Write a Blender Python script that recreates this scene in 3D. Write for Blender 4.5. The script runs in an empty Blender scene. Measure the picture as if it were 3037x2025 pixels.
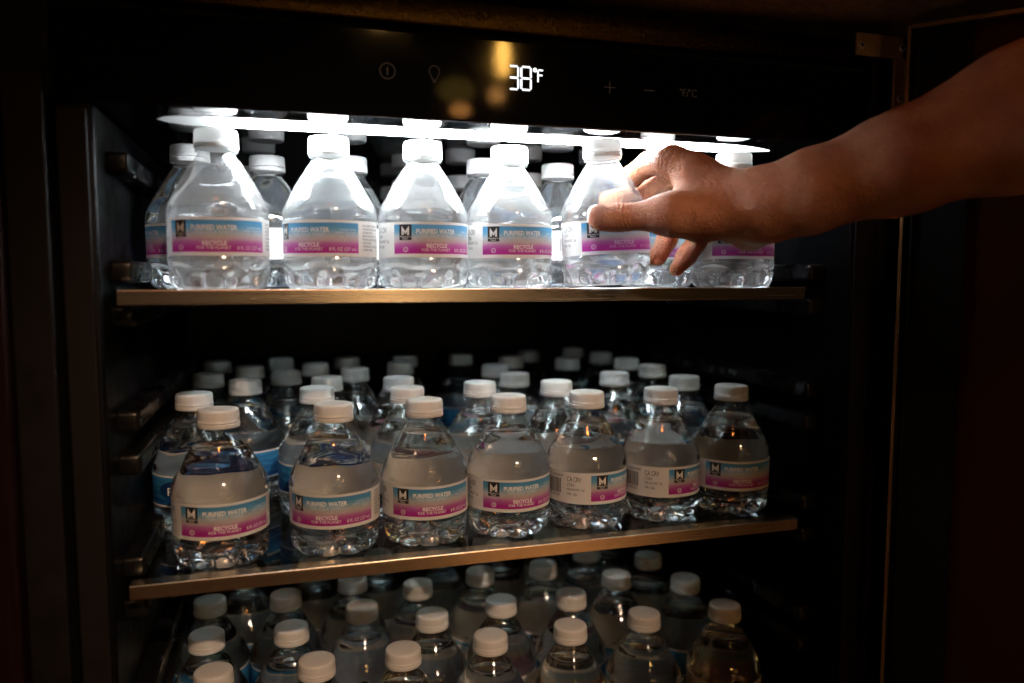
import bpy, bmesh, math, random
import numpy as np
from mathutils import Matrix, Vector, noise

sc = bpy.context.scene
COL = sc.collection
rnd = random.Random(7)

# ------------------------------------------------------------------ camera
cam_d = bpy.data.cameras.new('camera')
cam = bpy.data.objects.new('camera', cam_d)
COL.objects.link(cam)
R = ((0.95981, -0.28064, 0.00022), (0.02372, 0.08192, 0.99636), (0.27964, 0.95631, -0.08529))
cam.matrix_world = Matrix(((R[0][0], R[1][0], -R[2][0], 0.09791),
                           (R[0][1], R[1][1], -R[2][1], -0.51641),
                           (R[0][2], R[1][2], -R[2][2], 0.00908), (0, 0, 0, 1)))
cam_d.sensor_width = 36.0
cam_d.lens = 27.264
cam_d.clip_start = 0.02
cam_d.clip_end = 50
cam_d.dof.use_dof = True
cam_d.dof.focus_distance = 0.57
cam_d.dof.aperture_fstop = 3.2
sc.camera = cam

# ------------------------------------------------------------------ world, exposure
w = bpy.data.worlds.new('World')
sc.world = w
w.use_nodes = True
w.node_tree.nodes['Background'].inputs[0].default_value = (0.03, 0.02, 0.014, 1)
w.node_tree.nodes['Background'].inputs[1].default_value = 0.06
sc.view_settings.view_transform = 'Standard'
sc.view_settings.look = 'None'
sc.view_settings.exposure = 0.0
sc.view_settings.gamma = 1.0
cy = sc.cycles
cy.max_bounces = 24
cy.transmission_bounces = 18
cy.transparent_max_bounces = 40
cy.glossy_bounces = 6
cy.diffuse_bounces = 4
cy.caustics_refractive = True
cy.caustics_reflective = True
cy.blur_glossy = 0.3
cy.sample_clamp_indirect = 30.0
cy.use_denoising = True


# ------------------------------------------------------------------ lamps of the dark room and added reflection lights
def lamp(name, loc, target, sx, sy, power, color):
    d = bpy.data.lights.new(name, 'AREA')
    d.shape = 'ELLIPSE'
    d.size, d.size_y = sx, sy
    d.energy = power
    d.color = color
    o = bpy.data.objects.new(name, d)
    COL.objects.link(o)
    o.location = loc
    o.rotation_euler = (Vector(target) - Vector(loc)).to_track_quat('-Z', 'Y').to_euler()
    return o


def spot(name, loc, target, radius, angle, blend, power, color):
    d = bpy.data.lights.new(name, 'SPOT')
    d.shadow_soft_size = radius
    d.spot_size = math.radians(angle)
    d.spot_blend = blend
    d.energy = power
    d.color = color
    o = bpy.data.objects.new(name, d)
    COL.objects.link(o)
    o.location = loc
    o.rotation_euler = (Vector(target) - Vector(loc)).to_track_quat('-Z', 'Y').to_euler()
    return o


spot('room_spotlight', (0.50, -1.8, 1.15), (0.155, 0, -0.165), 0.020, 16.0, 0.85, 118.0, (1.0, 0.66, 0.43))
spot('trim_glow_spot', (0.55, -1.9, 1.5), (0.78, -1.45, -0.75), 0.04, 17, 1.0, 800.0, (1.0, 0.68, 0.38))  # added, unseen: brightens the floor so the shelf trims mirror it gold
lamp('ceiling_lamp', (0.05, -1.1, 1.35), (0.40, -0.05, 0.0), 0.10, 0.10, 1.6, (1.0, 0.26, 0.045))
lamp('trim_glint_light', (0.50, -2.5, -0.06), (0.2, 0, 0), 0.22, 0.16, 0.9, (1.0, 0.62, 0.28))  # added light, only to put a warm reflection on the top shelf trim
lamp('table_lamp', (0.936, -2.5, 0.857), (0.24, 0, 0.15), 0.055, 0.15, 0.75, (1.0, 0.52, 0.10))
lamp('warm_spot_a', (0.91, -2.5, 0.71), (0.24, 0, 0.15), 0.06, 0.06, 0.07, (1.0, 0.45, 0.12))  # weak warm light that mirrors as a small spot in the control panel
lamp('warm_spot_b', (0.765, -2.5, 0.643), (0.24, 0, 0.15), 0.08, 0.05, 0.06, (1.0, 0.40, 0.10))  # another dim spot for the control panel to mirror
lamp('hall_lamp', (0.466, -2.5, 1.0), (0.16, 0, 0.17), 0.16, 0.12, 1.3, (1.0, 0.55, 0.15))
lamp('warm_spot_c', (0.772, -2.6, 0.74), (0.24, 0, 0.15), 0.15, 0.10, 0.025, (1.0, 0.62, 0.12))  # faintest of the warm spots mirrored in the control panel


# ------------------------------------------------------------------ materials
def mat(name):
    m = bpy.data.materials.new(name)
    m.use_nodes = True
    nt = m.node_tree
    b = nt.nodes['Principled BSDF']
    return m, nt, b


def simple(name, col, rough=0.5, metal=0.0, spec=0.5, noise_amt=0.0, noise_scale=60, bump=0.0, bscale=200, coat=0.0, stretch=None):
    m, nt, b = mat(name)
    b.inputs['Base Color'].default_value = (*col, 1)
    b.inputs['Roughness'].default_value = rough
    b.inputs['Metallic'].default_value = metal
    b.inputs['Specular IOR Level'].default_value = spec
    b.inputs['Coat Weight'].default_value = coat
    N, L = nt.nodes, nt.links
    tc = N.new('ShaderNodeTexCoord')
    mp = N.new('ShaderNodeMapping')
    L.new(tc.outputs['Object'], mp.inputs[0])
    if stretch:
        mp.inputs['Scale'].default_value = stretch
    if noise_amt:
        n = N.new('ShaderNodeTexNoise')
        n.inputs['Scale'].default_value = noise_scale
        n.inputs['Detail'].default_value = 5
        L.new(mp.outputs[0], n.inputs['Vector'])
        r = N.new('ShaderNodeMapRange')
        r.inputs['From Min'].default_value = 0.3
        r.inputs['From Max'].default_value = 0.7
        r.inputs['To Min'].default_value = max(0.02, rough - noise_amt)
        r.inputs['To Max'].default_value = min(1, rough + noise_amt)
        L.new(n.outputs[0], r.inputs[0])
        L.new(r.outputs[0], b.inputs['Roughness'])
        mx = N.new('ShaderNodeMix')
        mx.data_type = 'RGBA'
        mx.inputs[6].default_value = (*[c * 0.8 for c in col], 1)
        mx.inputs[7].default_value = (*[min(1, c * 1.2) for c in col], 1)
        L.new(n.outputs[0], mx.inputs[0])
        L.new(mx.outputs[2], b.inputs['Base Color'])
    if bump:
        n2 = N.new('ShaderNodeTexNoise')
        n2.inputs['Scale'].default_value = bscale
        n2.inputs['Detail'].default_value = 3
        L.new(mp.outputs[0], n2.inputs['Vector'])
        bp = N.new('ShaderNodeBump')
        bp.inputs['Strength'].default_value = bump
        bp.inputs['Distance'].default_value = 0.0004
        L.new(n2.outputs[0], bp.inputs['Height'])
        L.new(bp.outputs[0], b.inputs['Normal'])
    return m


M = {}
M['liner'] = simple('black_liner_plastic', (0.0022, 0.0023, 0.0026), 0.42, spec=0.11, noise_amt=0.08, noise_scale=90, bump=0.25, bscale=900)
M['rail'] = simple('black_rail_plastic', (0.005, 0.005, 0.0053), 0.28, spec=0.35, noise_amt=0.06, bump=0.1, bscale=700)
M['rim'] = simple('dark_bronze_rim', (0.006, 0.0045, 0.0035), 0.6, spec=0.2, noise_amt=0.05)
M['panel'] = simple('black_panel_acrylic', (0.004, 0.004, 0.005), 0.045, noise_amt=0.015, noise_scale=25, bump=0.02, bscale=90)
M['ceiling'] = simple('black_gloss_ceiling', (0.004, 0.004, 0.005), 0.05, spec=0.6)
M['steel'] = simple('brushed_steel_trim', (0.72, 0.62, 0.52), 0.25, metal=1.0, noise_amt=0.03, noise_scale=30, stretch=(0.15, 40, 40))
M['hinge'] = simple('hinge_bronze', (0.58, 0.40, 0.23), 0.36, metal=0.35, noise_amt=0.1, noise_scale=200)
M['door_edge'] = simple('bronze_door_edge', (0.24, 0.15, 0.08), 0.45, metal=0.3)
M['screw'] = simple('screw_steel', (0.70, 0.64, 0.56), 0.35, metal=0.3, noise_amt=0.1, noise_scale=300)
M['toprail'] = simple('speckled_bronze_rail', (0.045, 0.028, 0.011), 0.22, metal=1.0, noise_amt=0.12, noise_scale=500, bump=0.5, bscale=900)
M['gasket'] = simple('black_rubber_gasket', (0.003, 0.003, 0.003), 0.75, spec=0.15)
M['doorpanel'] = simple('dark_red_door_panel', (0.034, 0.009, 0.004), 0.7, spec=0.04, noise_amt=0.1, noise_scale=30, stretch=(12, 12, 1))
M['wood'] = simple('dark_cherry_wood', (0.011, 0.0028, 0.002), 0.55, spec=0.1, noise_amt=0.15, noise_scale=20, bump=0.3, bscale=40, stretch=(14, 14, 0.8))
M['stile'] = simple('dark_cabinet_stile', (0.005, 0.004, 0.0035), 0.6, spec=0.2, noise_amt=0.1)
M['black'] = simple('black_recess', (0.003, 0.003, 0.003), 0.8)


def granite():
    m, nt, b = mat('brown_granite')
    N, L = nt.nodes, nt.links
    tc = N.new('ShaderNodeTexCoord')
    n = N.new('ShaderNodeTexNoise'); n.inputs['Scale'].default_value = 28; n.inputs['Detail'].default_value = 10; n.inputs['Roughness'].default_value = 0.75
    v = N.new('ShaderNodeTexVoronoi'); v.inputs['Scale'].default_value = 260
    L.new(tc.outputs['Object'], n.inputs['Vector']); L.new(tc.outputs['Object'], v.inputs['Vector'])
    a = N.new('ShaderNodeMath'); a.operation = 'MULTIPLY_ADD'; a.inputs[1].default_value = 0.35
    L.new(v.outputs['Distance'], a.inputs[0]); L.new(n.outputs[0], a.inputs[2])
    r = N.new('ShaderNodeValToRGB')
    e = r.color_ramp.elements
    e[0].position = 0.38; e[0].color = (0.03, 0.018, 0.010, 1)
    e[1].position = 0.85; e[1].color = (0.42, 0.29, 0.15, 1)
    k = e.new(0.62); k.color = (0.20, 0.125, 0.060, 1)
    L.new(a.outputs[0], r.inputs[0]); L.new(r.outputs[0], b.inputs['Base Color'])
    b.inputs['Roughness'].default_value = 0.3
    return m


M['granite'] = granite()


def shelf_glass():
    m, nt, b = mat('shelf_glass')
    N, L = nt.nodes, nt.links
    lw = N.new('ShaderNodeLayerWeight')
    p = N.new('ShaderNodeMath'); p.operation = 'POWER'; p.inputs[1].default_value = 5
    L.new(lw.outputs['Facing'], p.inputs[0])
    q = N.new('ShaderNodeMath'); q.operation = 'MULTIPLY_ADD'; q.inputs[1].default_value = 0.9; q.inputs[2].default_value = 0.045
    L.new(p.outputs[0], q.inputs[0])
    t = N.new('ShaderNodeBsdfTransparent'); t.inputs[0].default_value = (0.82, 0.85, 0.84, 1)
    g = N.new('ShaderNodeBsdfGlossy'); g.inputs['Roughness'].default_value = 0.02
    mx = N.new('ShaderNodeMixShader')
    L.new(q.outputs[0], mx.inputs[0]); L.new(t.outputs[0], mx.inputs[1]); L.new(g.outputs[0], mx.inputs[2])
    L.new(mx.outputs[0], N['Material Output'].inputs[0])
    return m


M['glass'] = shelf_glass()


def bottle_plastic(name, fog):
    """Thin PET wall: clear, glossy at grazing angles, with a film of condensation of the given weight."""
    m, nt, b = mat(name)
    N, L = nt.nodes, nt.links
    tc = N.new('ShaderNodeTexCoord')
    lw = N.new('ShaderNodeLayerWeight')
    n = N.new('ShaderNodeTexNoise'); n.inputs['Scale'].default_value = 55; n.inputs['Detail'].default_value = 4
    mp = N.new('ShaderNodeMapping'); mp.inputs['Scale'].default_value = (1, 1, 0.45)
    L.new(tc.outputs['Object'], mp.inputs[0]); L.new(mp.outputs[0], n.inputs['Vector'])
    bp = N.new('ShaderNodeBump'); bp.inputs['Strength'].default_value = 0.55; bp.inputs['Distance'].default_value = 0.0012
    L.new(n.outputs[0], bp.inputs['Height'])
    L.new(bp.outputs[0], lw.inputs['Normal'])
    p = N.new('ShaderNodeMath'); p.operation = 'POWER'; p.inputs[1].default_value = 4.5
    L.new(lw.outputs['Facing'], p.inputs[0])
    q = N.new('ShaderNodeMath'); q.operation = 'MULTIPLY_ADD'; q.inputs[1].default_value = 0.85; q.inputs[2].default_value = 0.095
    L.new(p.outputs[0], q.inputs[0])
    t = N.new('ShaderNodeBsdfTransparent'); t.inputs[0].default_value = (0.97, 0.98, 0.98, 1)
    g = N.new('ShaderNodeBsdfGlossy'); g.inputs['Roughness'].default_value = 0.05 + 0.25 * fog
    L.new(bp.outputs[0], g.inputs['Normal'])
    mx = N.new('ShaderNodeMixShader')
    L.new(q.outputs[0], mx.inputs[0]); L.new(t.outputs[0], mx.inputs[1]); L.new(g.outputs[0], mx.inputs[2])
    out = mx
    if fog:
        d = N.new('ShaderNodeBsdfDiffuse'); d.inputs[0].default_value = (0.86, 0.89, 0.90, 1)
        tl = N.new('ShaderNodeBsdfTranslucent'); tl.inputs[0].default_value = (0.86, 0.89, 0.90, 1)
        dm = N.new('ShaderNodeMixShader'); dm.inputs[0].default_value = 0.6
        L.new(d.outputs[0], dm.inputs[1]); L.new(tl.outputs[0], dm.inputs[2])
        n2 = N.new('ShaderNodeTexNoise'); n2.inputs['Scale'].default_value = 26; n2.inputs['Detail'].default_value = 6
        L.new(tc.outputs['Object'], n2.inputs['Vector'])
        r = N.new('ShaderNodeMapRange'); r.inputs['From Min'].default_value = 0.3; r.inputs['From Max'].default_value = 0.7
        r.inputs['To Min'].default_value = fog * 0.6; r.inputs['To Max'].default_value = fog * 1.4
        L.new(n2.outputs[0], r.inputs[0])
        f = N.new('ShaderNodeMixShader')
        L.new(r.outputs[0], f.inputs[0]); L.new(mx.outputs[0], f.inputs[1]); L.new(dm.outputs[0], f.inputs[2])
        out = f
    L.new(out.outputs[0], N['Material Output'].inputs[0])
    return m


M['pet'] = bottle_plastic('clear_bottle_plastic', 0.0)
M['pet_fog'] = bottle_plastic('fogged_bottle_plastic', 0.20)
M['pet_mist'] = bottle_plastic('misted_bottle_plastic', 0.05)


def water_mat():
    m, nt, b = mat('still_water')
    N, L = nt.nodes, nt.links
    g = N.new('ShaderNodeBsdfGlass'); g.inputs['IOR'].default_value = 1.33; g.inputs['Roughness'].default_value = 0.0
    g.inputs[0].default_value = (0.985, 0.995, 1.0, 1)
    L.new(g.outputs[0], N['Material Output'].inputs[0])
    return m


M['water'] = water_mat()


def cap_mat():
    m, nt, b = mat('white_cap_plastic')
    N, L = nt.nodes, nt.links
    b.inputs['Base Color'].default_value = (0.76, 0.76, 0.75, 1)
    b.inputs['Roughness'].default_value = 0.42
    tl = N.new('ShaderNodeBsdfTranslucent'); tl.inputs[0].default_value = (0.86, 0.86, 0.85, 1)
    ms = N.new('ShaderNodeMixShader'); ms.inputs[0].default_value = 0.32
    L.new(b.outputs[0], ms.inputs[1]); L.new(tl.outputs[0], ms.inputs[2])
    L.new(ms.outputs[0], N['Material Output'].inputs[0])
    return m


M['cap'] = cap_mat()


def label_mat(name, kind):
    """Printed wrap film. u runs round the bottle from the left edge of the picture panel, v runs up the label."""
    m, nt, b = mat(name)
    N, L = nt.nodes, nt.links
    uv = N.new('ShaderNodeUVMap')
    sp = N.new('ShaderNodeSeparateXYZ'); L.new(uv.outputs[0], sp.inputs[0])

    def math_(op, a, bb, c=None):
        x = N.new('ShaderNodeMath'); x.operation = op
        for i, val in enumerate((a, bb, c)):
            if val is None:
                continue
            if isinstance(val, (int, float)):
                x.inputs[i].default_value = val
            else:
                L.new(val, x.inputs[i])
        return x.outputs[0]

    def between(s, lo, hi):
        return math_('MULTIPLY', math_('GREATER_THAN', s, lo), math_('LESS_THAN', s, hi))

    tc = N.new('ShaderNodeTexCoord')
    n = N.new('ShaderNodeTexNoise'); n.inputs['Scale'].default_value = 90; n.inputs['Detail'].default_value = 2
    L.new(tc.outputs['Object'], n.inputs['Vector'])
    white = (0.80, 0.80, 0.79, 1)
    mix = N.new('ShaderNodeMix'); mix.data_type = 'RGBA'
    mix.inputs[6].default_value = white
    if kind == 'pink':
        mask = math_('MULTIPLY', between(sp.outputs[0], 0.0, 117 / 360), between(sp.outputs[1], 0.10, 0.925))
        ramp = N.new('ShaderNodeValToRGB')
        e = ramp.color_ramp.elements
        e[0].position = 0.10; e[0].color = (0.42, 0.020, 0.27, 1)
        e[1].position = 0.93; e[1].color = (0.075, 0.30, 0.56, 1)
        for pos, c in ((0.22, (0.44, 0.035, 0.30, 1)), (0.36, (0.50, 0.16, 0.40, 1)), (0.46, (0.55, 0.44, 0.47, 1)), (0.56, (0.50, 0.53, 0.55, 1)), (0.70, (0.20, 0.42, 0.60, 1)), (0.80, (0.10, 0.34, 0.58, 1))):
            k = e.new(pos); k.color = c
        vv = math_('MULTIPLY_ADD', n.outputs[0], 0.06, math_('SUBTRACT', sp.outputs[1], 0.03))
        L.new(vv, ramp.inputs[0])
        # little printed bubbles
        vo = N.new('ShaderNodeTexVoronoi'); vo.feature = 'F1'; vo.inputs['Scale'].default_value = 300
        L.new(tc.outputs['Object'], vo.inputs['Vector'])
        ring = between(vo.outputs['Distance'], 0.20, 0.28)
        mb = N.new('ShaderNodeMix'); mb.data_type = 'RGBA'
        mb.blend_type = 'MULTIPLY'
        L.new(math_('MULTIPLY', ring, 0.30), mb.inputs[0])
        L.new(ramp.outputs[0], mb.inputs[6]); mb.inputs[7].default_value = (0.5, 0.45, 0.6, 1)
        col = mb.outputs[2]
    else:
        mask = between(sp.outputs[1], 0.06, 0.94)
        ramp = N.new('ShaderNodeValToRGB')
        e = ramp.color_ramp.elements
        e[0].position = 0.2; e[0].color = (0.012, 0.085, 0.30, 1)
        e[1].position = 0.8; e[1].color = (0.05, 0.30, 0.62, 1)
        wv = N.new('ShaderNodeTexWave'); wv.wave_type = 'BANDS'; wv.bands_direction = 'Z'; wv.inputs['Scale'].default_value = 60; wv.inputs['Distortion'].default_value = 6
        L.new(tc.outputs['Object'], wv.inputs['Vector'])
        L.new(math_('MULTIPLY_ADD', wv.outputs[0], 0.25, math_('MULTIPLY', sp.outputs[1], 0.7)), ramp.inputs[0])
        col = ramp.outputs[0]
    # the unprinted back of the film shows the picture fainter
    geo = N.new('ShaderNodeNewGeometry')
    L.new(math_('MULTIPLY', mask, math_('MULTIPLY_ADD', geo.outputs['Backfacing'], -0.35, 1.0)), mix.inputs[0]); L.new(col, mix.inputs[7])
    b.inputs['Roughness'].default_value = 0.34
    bk = N.new('ShaderNodeMix'); bk.data_type = 'RGBA'; bk.blend_type = 'MULTIPLY'
    L.new(geo.outputs['Backfacing'], bk.inputs[0]); L.new(mix.outputs[2], bk.inputs[6]); bk.inputs[7].default_value = (0.72, 0.68, 0.64, 1)
    L.new(bk.outputs[2], b.inputs['Base Color'])
    w1 = N.new('ShaderNodeTexNoise'); w1.inputs['Scale'].default_value = 70
    mp = N.new('ShaderNodeMapping'); mp.inputs['Scale'].default_value = (0.2, 0.2, 2.2)
    L.new(tc.outputs['Object'], mp.inputs[0]); L.new(mp.outputs[0], w1.inputs['Vector'])
    bp = N.new('ShaderNodeBump'); bp.inputs['Strength'].default_value = 0.5; bp.inputs['Distance'].default_value = 0.001
    L.new(w1.outputs[0], bp.inputs['Height']); L.new(bp.outputs[0], b.inputs['Normal'])
    tl = N.new('ShaderNodeBsdfTranslucent'); L.new(mix.outputs[2], tl.inputs[0])
    ms = N.new('ShaderNodeMixShader'); ms.inputs[0].default_value = 0.34
    L.new(b.outputs[0], ms.inputs[1]); L.new(tl.outputs[0], ms.inputs[2])
    L.new(ms.outputs[0], N['Material Output'].inputs[0])
    return m


M['label_pink'] = label_mat('label_film_pink', 'pink')
M['label_blue'] = label_mat('label_film_blue', 'blue')
M['ink_white'] = simple('white_ink', (0.80, 0.80, 0.79), 0.4)
M['ink_pale'] = simple('pale_blue_ink', (0.55, 0.70, 0.80), 0.4)
M['ink_black'] = simple('black_ink', (0.012, 0.012, 0.012), 0.4)
M['ink_navy'] = simple('navy_ink', (0.006, 0.035, 0.13), 0.4)


def emit(name, col, strength):
    m, nt, b = mat(name)
    b.inputs['Base Color'].default_value = (0.1, 0.1, 0.1, 1)
    b.inputs['Emission Color'].default_value = (*col, 1)
    b.inputs['Emission Strength'].default_value = strength
    return m


M['digit'] = emit('display_white', (0.95, 0.97, 1.0), 2.2)
M['icon'] = emit('dim_icon', (1.0, 0.60, 0.38), 0.016)
for _k, _v in (('Base Color', (0.01, 0.008, 0.006, 1)), ('Specular IOR Level', 0.1), ('Roughness', 0.7)):
    M['icon'].node_tree.nodes['Principled BSDF'].inputs[_k].default_value = _v


def led_mat():
    m, nt, b = mat('led_diffuser')
    N, L = nt.nodes, nt.links
    tc = N.new('ShaderNodeTexCoord')
    sp = N.new('ShaderNodeSeparateXYZ'); L.new(tc.outputs['Object'], sp.inputs[0])
    r = N.new('ShaderNodeValToRGB')
    e = r.color_ramp.elements
    e[0].position = 0.035; e[0].color = (0.002, 0.002, 0.002, 1)
    e[1].position = 0.97; e[1].color = (0.05, 0.05, 0.05, 1)
    for p_, v_ in ((0.10, 0.007), (0.128, 0.12), (0.155, 1.0), (0.70, 1.0), (0.78, 0.55), (0.86, 0.25), (0.93, 0.12)):
        k = e.new(p_); k.color = (v_, v_, v_, 1)
    q = N.new('ShaderNodeMath'); q.operation = 'MULTIPLY'; q.inputs[1].default_value = 1 / 0.5
    L.new(sp.outputs[0], q.inputs[0]); L.new(q.outputs[0], r.inputs[0])
    s = N.new('ShaderNodeMath'); s.operation = 'MULTIPLY'; s.inputs[1].default_value = LED
    L.new(r.outputs[0], s.inputs[0])
    b.inputs['Base Color'].default_value = (0.35, 0.36, 0.36, 1)
    b.inputs['Roughness'].default_value = 0.4
    b.inputs['Emission Color'].default_value = (0.90, 0.96, 1.0, 1)
    L.new(s.outputs[0], b.inputs['Emission Strength'])
    return m


LED = 80.0
M['led'] = led_mat()


def skin_mat():
    m, nt, b = mat('skin')
    N, L = nt.nodes, nt.links
    tc = N.new('ShaderNodeTexCoord')
    n = N.new('ShaderNodeTexNoise'); n.inputs['Scale'].default_value = 45; n.inputs['Detail'].default_value = 6
    L.new(tc.outputs['Object'], n.inputs['Vector'])
    r = N.new('ShaderNodeValToRGB')
    e = r.color_ramp.elements
    e[0].position = 0.3; e[0].color = (0.36, 0.135, 0.072, 1)
    e[1].position = 0.72; e[1].color = (0.54, 0.255, 0.16, 1)
    L.new(n.outputs[0], r.inputs[0])
    # freckles
    fn = N.new('ShaderNodeTexNoise'); fn.inputs['Scale'].default_value = 330; fn.inputs['Detail'].default_value = 1
    L.new(tc.outputs['Object'], fn.inputs['Vector'])
    fr = N.new('ShaderNodeMapRange'); fr.inputs['From Min'].default_value = 0.66; fr.inputs['From Max'].default_value = 0.76; fr.inputs['To Max'].default_value = 0.55
    L.new(fn.outputs[0], fr.inputs[0])
    mx = N.new('ShaderNodeMix'); mx.data_type = 'RGBA'; mx.inputs[7].default_value = (0.24, 0.10, 0.06, 1)
    L.new(fr.outputs[0], mx.inputs[0]); L.new(r.outputs[0], mx.inputs[6])
    L.new(mx.outputs[2], b.inputs['Base Color'])
    b.inputs['Roughness'].default_value = 0.55
    b.inputs['Specular IOR Level'].default_value = 0.25
    b.inputs['Subsurface Weight'].default_value = 0.35
    b.inputs['Subsurface Radius'].default_value = (1.0, 0.32, 0.16)
    b.inputs['Subsurface Scale'].default_value = 0.006
    # fine skin grain: crossing lines
    v1 = N.new('ShaderNodeTexVoronoi'); v1.feature = 'DISTANCE_TO_EDGE'; v1.inputs['Scale'].default_value = 620
    mp = N.new('ShaderNodeMapping'); mp.inputs['Scale'].default_value = (1.25, 1, 0.7); mp.inputs['Rotation'].default_value = (0.2, 0.5, 0.3)
    L.new(tc.outputs['Object'], mp.inputs[0]); L.new(mp.outputs[0], v1.inputs['Vector'])
    n2 = N.new('ShaderNodeTexNoise'); n2.inputs['Scale'].default_value = 240; n2.inputs['Detail'].default_value = 5
    L.new(mp.outputs[0], n2.inputs['Vector'])
    mn = N.new('ShaderNodeMath'); mn.operation = 'MINIMUM'; mn.inputs[1].default_value = 0.22
    L.new(v1.outputs[0], mn.inputs[0])
    ad = N.new('ShaderNodeMath'); ad.operation = 'MULTIPLY_ADD'; ad.inputs[1].default_value = 1.6
    L.new(mn.outputs[0], ad.inputs[0]); L.new(n2.outputs[0], ad.inputs[2])
    bp = N.new('ShaderNodeBump'); bp.inputs['Strength'].default_value = 0.9; bp.inputs['Distance'].default_value = 0.0011
    L.new(ad.outputs[0], bp.inputs['Height']); L.new(bp.outputs[0], b.inputs['Normal'])
    return m


M['skin'] = skin_mat()
M['nail'] = simple('fingernail', (0.62, 0.36, 0.28), 0.25, spec=0.6, noise_amt=0.05)


# ------------------------------------------------------------------ mesh helpers
def link(name, me, m, parent=None):
    o = bpy.data.objects.new(name, me)
    COL.objects.link(o)
    for x in (m if isinstance(m, (list, tuple)) else [m]):
        if x and x.name not in me.materials:
            me.materials.append(x)
    if parent:
        o.parent = parent
    return o


def empty(name, loc=(0, 0, 0), parent=None):
    o = bpy.data.objects.new(name, None)
    o.empty_display_size = 0.02
    COL.objects.link(o)
    o.location = loc
    if parent:
        o.parent = parent
    return o


def tag(o, label=None, cat=None, group=None, kind=None):
    for k, v in (('label', label), ('category', cat), ('group', group), ('kind', kind)):
        if v:
            o[k] = v
    return o


def from_bm(bm, name, smooth=False):
    me = bpy.data.meshes.new(name)
    bm.normal_update()
    bm.to_mesh(me)
    bm.free()
    if smooth == 'bevel':
        big = sorted((p.area for p in me.polygons), reverse=True)[:6][-1] * 0.999
        for p in me.polygons:
            p.use_smooth = p.area < big
    elif smooth:
        for p in me.polygons:
            p.use_smooth = True
    return me


def add_box(bm, lo, hi, mi=0):
    x0, y0, z0 = lo
    x1, y1, z1 = hi
    v = [bm.verts.new(c) for c in ((x0, y0, z0), (x1, y0, z0), (x1, y1, z0), (x0, y1, z0), (x0, y0, z1), (x1, y0, z1), (x1, y1, z1), (x0, y1, z1))]
    for f in ((3, 2, 1, 0), (4, 5, 6, 7), (0, 1, 5, 4), (1, 2, 6, 5), (2, 3, 7, 6), (3, 0, 4, 7)):
        bm.faces.new([v[i] for i in f]).material_index = mi


def box(name, lo, hi, m, parent=None, bevel=0.0, seg=2):
    bm = bmesh.new()
    add_box(bm, lo, hi)
    if bevel:
        bmesh.ops.bevel(bm, geom=bm.edges[:], offset=bevel, segments=seg, affect='EDGES', profile=0.5)
    return link(name, from_bm(bm, name, 'bevel' if bevel else False), m, parent)


# ------------------------------------------------------------------ beverage cooler
cooler = empty('beverage_cooler', (0.25, 0.2, -0.62))
tag(cooler, 'black under-counter beverage cooler standing open, lit by a white strip over its top shelf', 'beverage cooler')
OFF = Vector(cooler.location)


def cpart(o):
    """Parent an object built in world coordinates to the cooler without moving it."""
    o.parent = cooler
    o.matrix_parent_inverse = Matrix.Translation(-OFF)
    return o


XL, XR, YB = -0.0055, 0.5175, 0.43
cpart(box('side_wall', (XL - 0.0205, -0.012, -0.62), (XL, YB, 0.1084), M['liner'], bevel=0.0025))
cpart(box('side_wall', (XR, -0.012, -0.62), (XR + 0.0245, YB, 0.1084), M['liner'], bevel=0.0025))
cpart(box('back_wall', (XL, YB - 0.02, -0.60), (XR, YB, 0.1083), M['liner']))
cpart(box('base', (XL, -0.01, -0.62), (XR, YB - 0.021, -0.60), M['liner']))
cpart(box('ceiling_panel', (XL - 0.02, 0.0036, 0.1086), (XR + 0.024, YB, 0.150), M['ceiling']))
# raised bronze lips on the front rim of the opening
cpart(box('front_rim', (XL - 0.0190, -0.0150, -0.60), (XL - 0.0030, -0.0124, 0.104), M['rim'], bevel=0.001))
cpart(box('front_rim', (XR + 0.0020, -0.0150, -0.60), (XR + 0.0225, -0.0124, 0.104), M['rim'], bevel=0.001))
panel = cpart(box('control_panel', (-0.030, -0.0120, 0.1086), (0.530, 0.0035, 0.1630), M['panel'], bevel=0.0012))
cpart(box('recess_strip', (-0.030, -0.004, 0.1635), (0.53, 0.0035, 0.1675), M['black']))
cpart(box('top_rail', (-0.030, -0.0125, 0.168), (0.512, 0.0035, 0.186), M['toprail'], bevel=0.0015))


# control panel print and display
def bar(bm, x0, z0, x1, z1, wdt, y0=-0.01235, y1=-0.0119):
    a = Vector((x0, 0, z0)); b_ = Vector((x1, 0, z1))
    d = (b_ - a).normalized()
    n = Vector((-d.z, 0, d.x)) * wdt / 2
    cs = [a - n, b_ - n, b_ + n, a + n]
    f = [bm.verts.new((c.x, y0, c.z)) for c in cs]
    k = [bm.verts.new((c.x, y1, c.z)) for c in cs]
    bm.faces.new(f)
    bm.faces.new(k[::-1])
    for i in range(4):
        bm.faces.new((f[i], k[i], k[(i + 1) % 4], f[(i + 1) % 4]))


def arc(bm, cx, cz, r, a0, a1, wdt, n=20, sx=1.0):
    for i in range(n):
        t0 = a0 + (a1 - a0) * i / n
        t1 = a0 + (a1 - a0) * (i + 1.06) / n
        bar(bm, cx + sx * r * math.cos(t0), cz + r * math.sin(t0), cx + sx * r * math.cos(t1), cz + r * math.sin(t1), wdt)


def sub(name, bm, m, parent):
    o = link(name, from_bm(bm, name), m, parent)
    o.matrix_parent_inverse = Matrix.Translation(-OFF) @ Matrix.Identity(4)
    o.matrix_parent_inverse = parent.matrix_world.inverted() if False else Matrix.Identity(4)
    return o


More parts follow.
